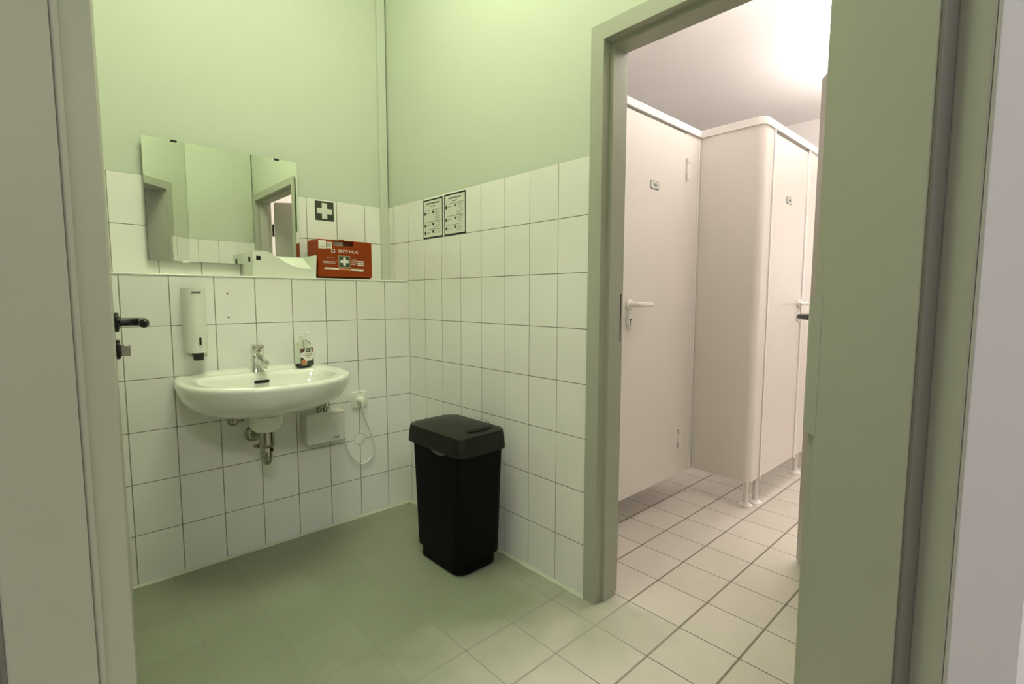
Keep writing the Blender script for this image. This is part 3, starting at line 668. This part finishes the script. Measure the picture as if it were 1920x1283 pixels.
# front shell with a handle opening at the top : frame pieces
hx0, hx1, hz0, hz1 = -.060, .040, .158, .181
fs = MB().prism(rrect(-KW, KW, .004, KH, .012, 5), -KD*.50, -.018, 'x').build('front_shell', M['orange'], ki, bevel=.003)
pts = rrect(-KW, KW, .004, KH, .012, 5)
MB().box(-.018, 0, -KW+.001, KW-.001, .010, hz0).box(-.018, 0, -KW+.001, hx0, hz0, KH-.006).box(-.018, 0, hx1, KW-.001, hz0, KH-.006).box(-.018, 0, hx0, hx1, hz1, KH-.002).build('front_panel', M['orange'], fs, bevel=.0015)
MB().box(-.019, -.016, hx0, hx1, hz0, hz1).build('handle_recess', M['oranged'], fs)
MB().box(-.016, -.013, hx0+.002, hx0+.018, hz0+.002, hz1-.002).box(-.016, -.013, hx0+.020, hx0+.052, hz0+.001, hz1-.002).build('handle_cards', M['beige'], fs)
MB().box(-.080, -.030, -.100, -.068, KH-.004, KH+.005).build('latch', M['white'], ki, bevel=.002)
MB().box(-.080, -.030, .060, .090, KH-.004, KH+.005).build('latch', M['white'], ki, bevel=.002)
MB().box(-.075, -.035, -.012, .010, KH-.003, KH+.006).build('carry_handle', M['orange'], ki, bevel=.003)
MB().box(-KD+.006, -.004, -KW+.006, KW-.006, 0, .006).build('base_strip', M['blackm'], ki)
d = MB()
d.box(0, .0008, -.133, -.097, .141, .180).build('white_label', M['white'], fs)
MB().prism([(-.124+.0*k, 0) for k in range(0)] or [(-.124, .152), (-.120, .148), (-.114, .1465), (-.107, .148), (-.103, .152), (-.105, .153), (-.109, .150), (-.115, .149), (-.120, .1505), (-.123, .153)], .0008, .0012, 'x').build('label_mark', M['ink'], fs)
MB().box(0, .0008, -.094, -.069, .144, .174).build('white_label', M['white'], fs)
cm = MB()
random.seed(3)
for i in range(3):
    for j in range(4):
        cm.box(.0008, .0012, -.091+i*.007, -.0865+i*.007, .149+j*.0058, .1525+j*.0058)
cm.build('label_mark', M['inkg'], fs)
text('lettering', 'ERSTE HILFE', .0195, M['white'], fs, T(0, .013, .1335) @ FACE_X, sx=.96)
MB().box(0, .0006, -.072, -.054, .126, .142).build('logo', M['white'], fs)
MB().box(.0006, .001, -.0695, -.0565, .1285, .1395).build('logo_mark', M['oranged'], fs)
MB().box(0, .0007, -.0375, .0215, .056, .113).build('sign_border', M['beige'], fs)
MB().box(.0007, .0011, -.0355, .0195, .058, .111).build('green_sign', M['greenk'], fs)
MB().prism(cross(-.008, .0845, .0066, .0205), .0011, .0015, 'x').build('white_cross', M['white'], fs)
l_ = MB()
for y0, y1, z in ((-.113, -.046, .081), (-.113, -.051, .074), (.028, .056, .089), (.028, .054, .080), (.028, .050, .0715)): l_.box(0, .0007, y0, y1, z, z+.0016)
for z in (.0855, .0765, .068): l_.box(0, .0007, .060, .093, z, z+.0055)
l_.prism([(-.110, .046), (-.103, .054), (.095, .051), (.088, .042)], 0, .0007, 'x')
l_.build('printed_lines', M['white'], fs)
text('lettering', 'DIN 13157', .0085, M['beige'], fs, T(0, -.079, .100) @ FACE_X)
text('lettering', 'Betrieb', .0075, M['beige'], fs, T(0, .046, .097) @ FACE_X)
MB().prism([(-.042, .050), (-.035, .0535), (.022, .0525), (.030, .0465), (.022, .0445), (-.030, .045)], .0007, .0010, 'x').build('label_mark', M['figo'], fs)

# ------------------------------------------------------------------ waste bin
bn = thing('waste_bin', 'tall black plastic waste bin with grey swing lid by the door wall', 'waste bin', (.675, -.180, 0), 0)
def br(x0, x1, y0, y1, r, z, n=8): return [(p[0]-.675, p[1]+.180, z) for p in rrect(x0, x1, y0, y1, r, n)]
def lerp4(a, c, t): return [a[i]+(c[i]-a[i])*t for i in range(4)]
Bt = [.482, .862, -.310, -.066]; Bs = [.494, .852, -.298, -.070]; Bb = [.503, .800, -.273, -.058]
rg = []
for z, t, ins, r in ((0, 1, .008, .05), (.006, 1, .002, .05), (.050, .93, .004, .05), (.056, .92, -.006, .045), (.30, .45, -.002, .04), (.535, 0, 0, .04)):
    q = lerp4(Bs, Bb, t); rg.append(br(q[0]+ins, q[1]-ins, q[2]+ins, q[3]-ins, r, z))
MB().loft(rg).build('bin_body', M['bin'], bn, smooth=True, angle=40)
lr = []
for z, e, r in ((.508, .001, .036), (.512, .002, .036), (.558, -.001, .036), (.573, -.004, .036)): lr.append(br(Bt[0]-e, Bt[1]+e, Bt[2]-e, Bt[3]+e, r, z))
def domez(x, y, z0, hgt):
    u_ = (x-(-.0))/.175; v_ = (y-.0)/.12
    return z0+hgt*max(0, 1-.55*u_*u_-.45*v_*v_)-.032*.0
for k, s in enumerate((.985, .95, .85, .65, .4, .15)):
    q = [.675+(Bt[0]-.675)*s, .675+(Bt[1]-.675)*s, -.184+(Bt[2]+.184)*s, -.184+(Bt[3]+.184)*s]
    lr.append([(x, y, domez(x, y, .577, .032)) for x, y, _ in br(q[0], q[1], q[2], q[3], .045*s, 0)])
ld_ = MB().loft(lr).build('bin_lid', M['lid'], bn, smooth=True, angle=40)
# finger slot on the +x side of the lid and handle notch under the rim
MB().prism([(-.085, .160), (.070, .160)], 0, 0) if False else None
sl = MB(); n = 12
pa = [(.142-.012*((k/n-.5)*2)**2*1.0, -.062+.125*k/n) for k in range(n+1)]; pb_ = [(.160-.012*((k/n-.5)*2)**2*1.0, -.062+.125*k/n) for k in range(n, -1, -1)]
slp = pa+pb_
sl.loft([[(x, y, domez(x, y, .5782, .032)) for x, y in slp], [(x, y, domez(x, y, .5792, .032)) for x, y in slp]])
sl.build('finger_slot', M['hole'], ld_)
g2 = MB(); pa = [(-.02+.155*k/n, .098-.030*(k/n)**3) for k in range(n+1)]
g2.loft([[(x, y+s_, domez(x, y+s_, .5782, .032)+.0006) for x, y in pa] for s_ in (0, .004)], False, False, closed=False)
g2.build('lid_gap', M['hole'], ld_)
nt_ = [(-.03+(.115)*k/12, .5075-.018*math.sin(PI*k/12)**.7) for k in range(13)]
MB().prism([(x, z) for x, z in nt_]+[(x, .5085) for x, z in reversed(nt_)], -.1195, -.1165, 'y').build('handle_notch', M['notch'] if 'notch' in M else M['inkg'], bn)
print('scene built')
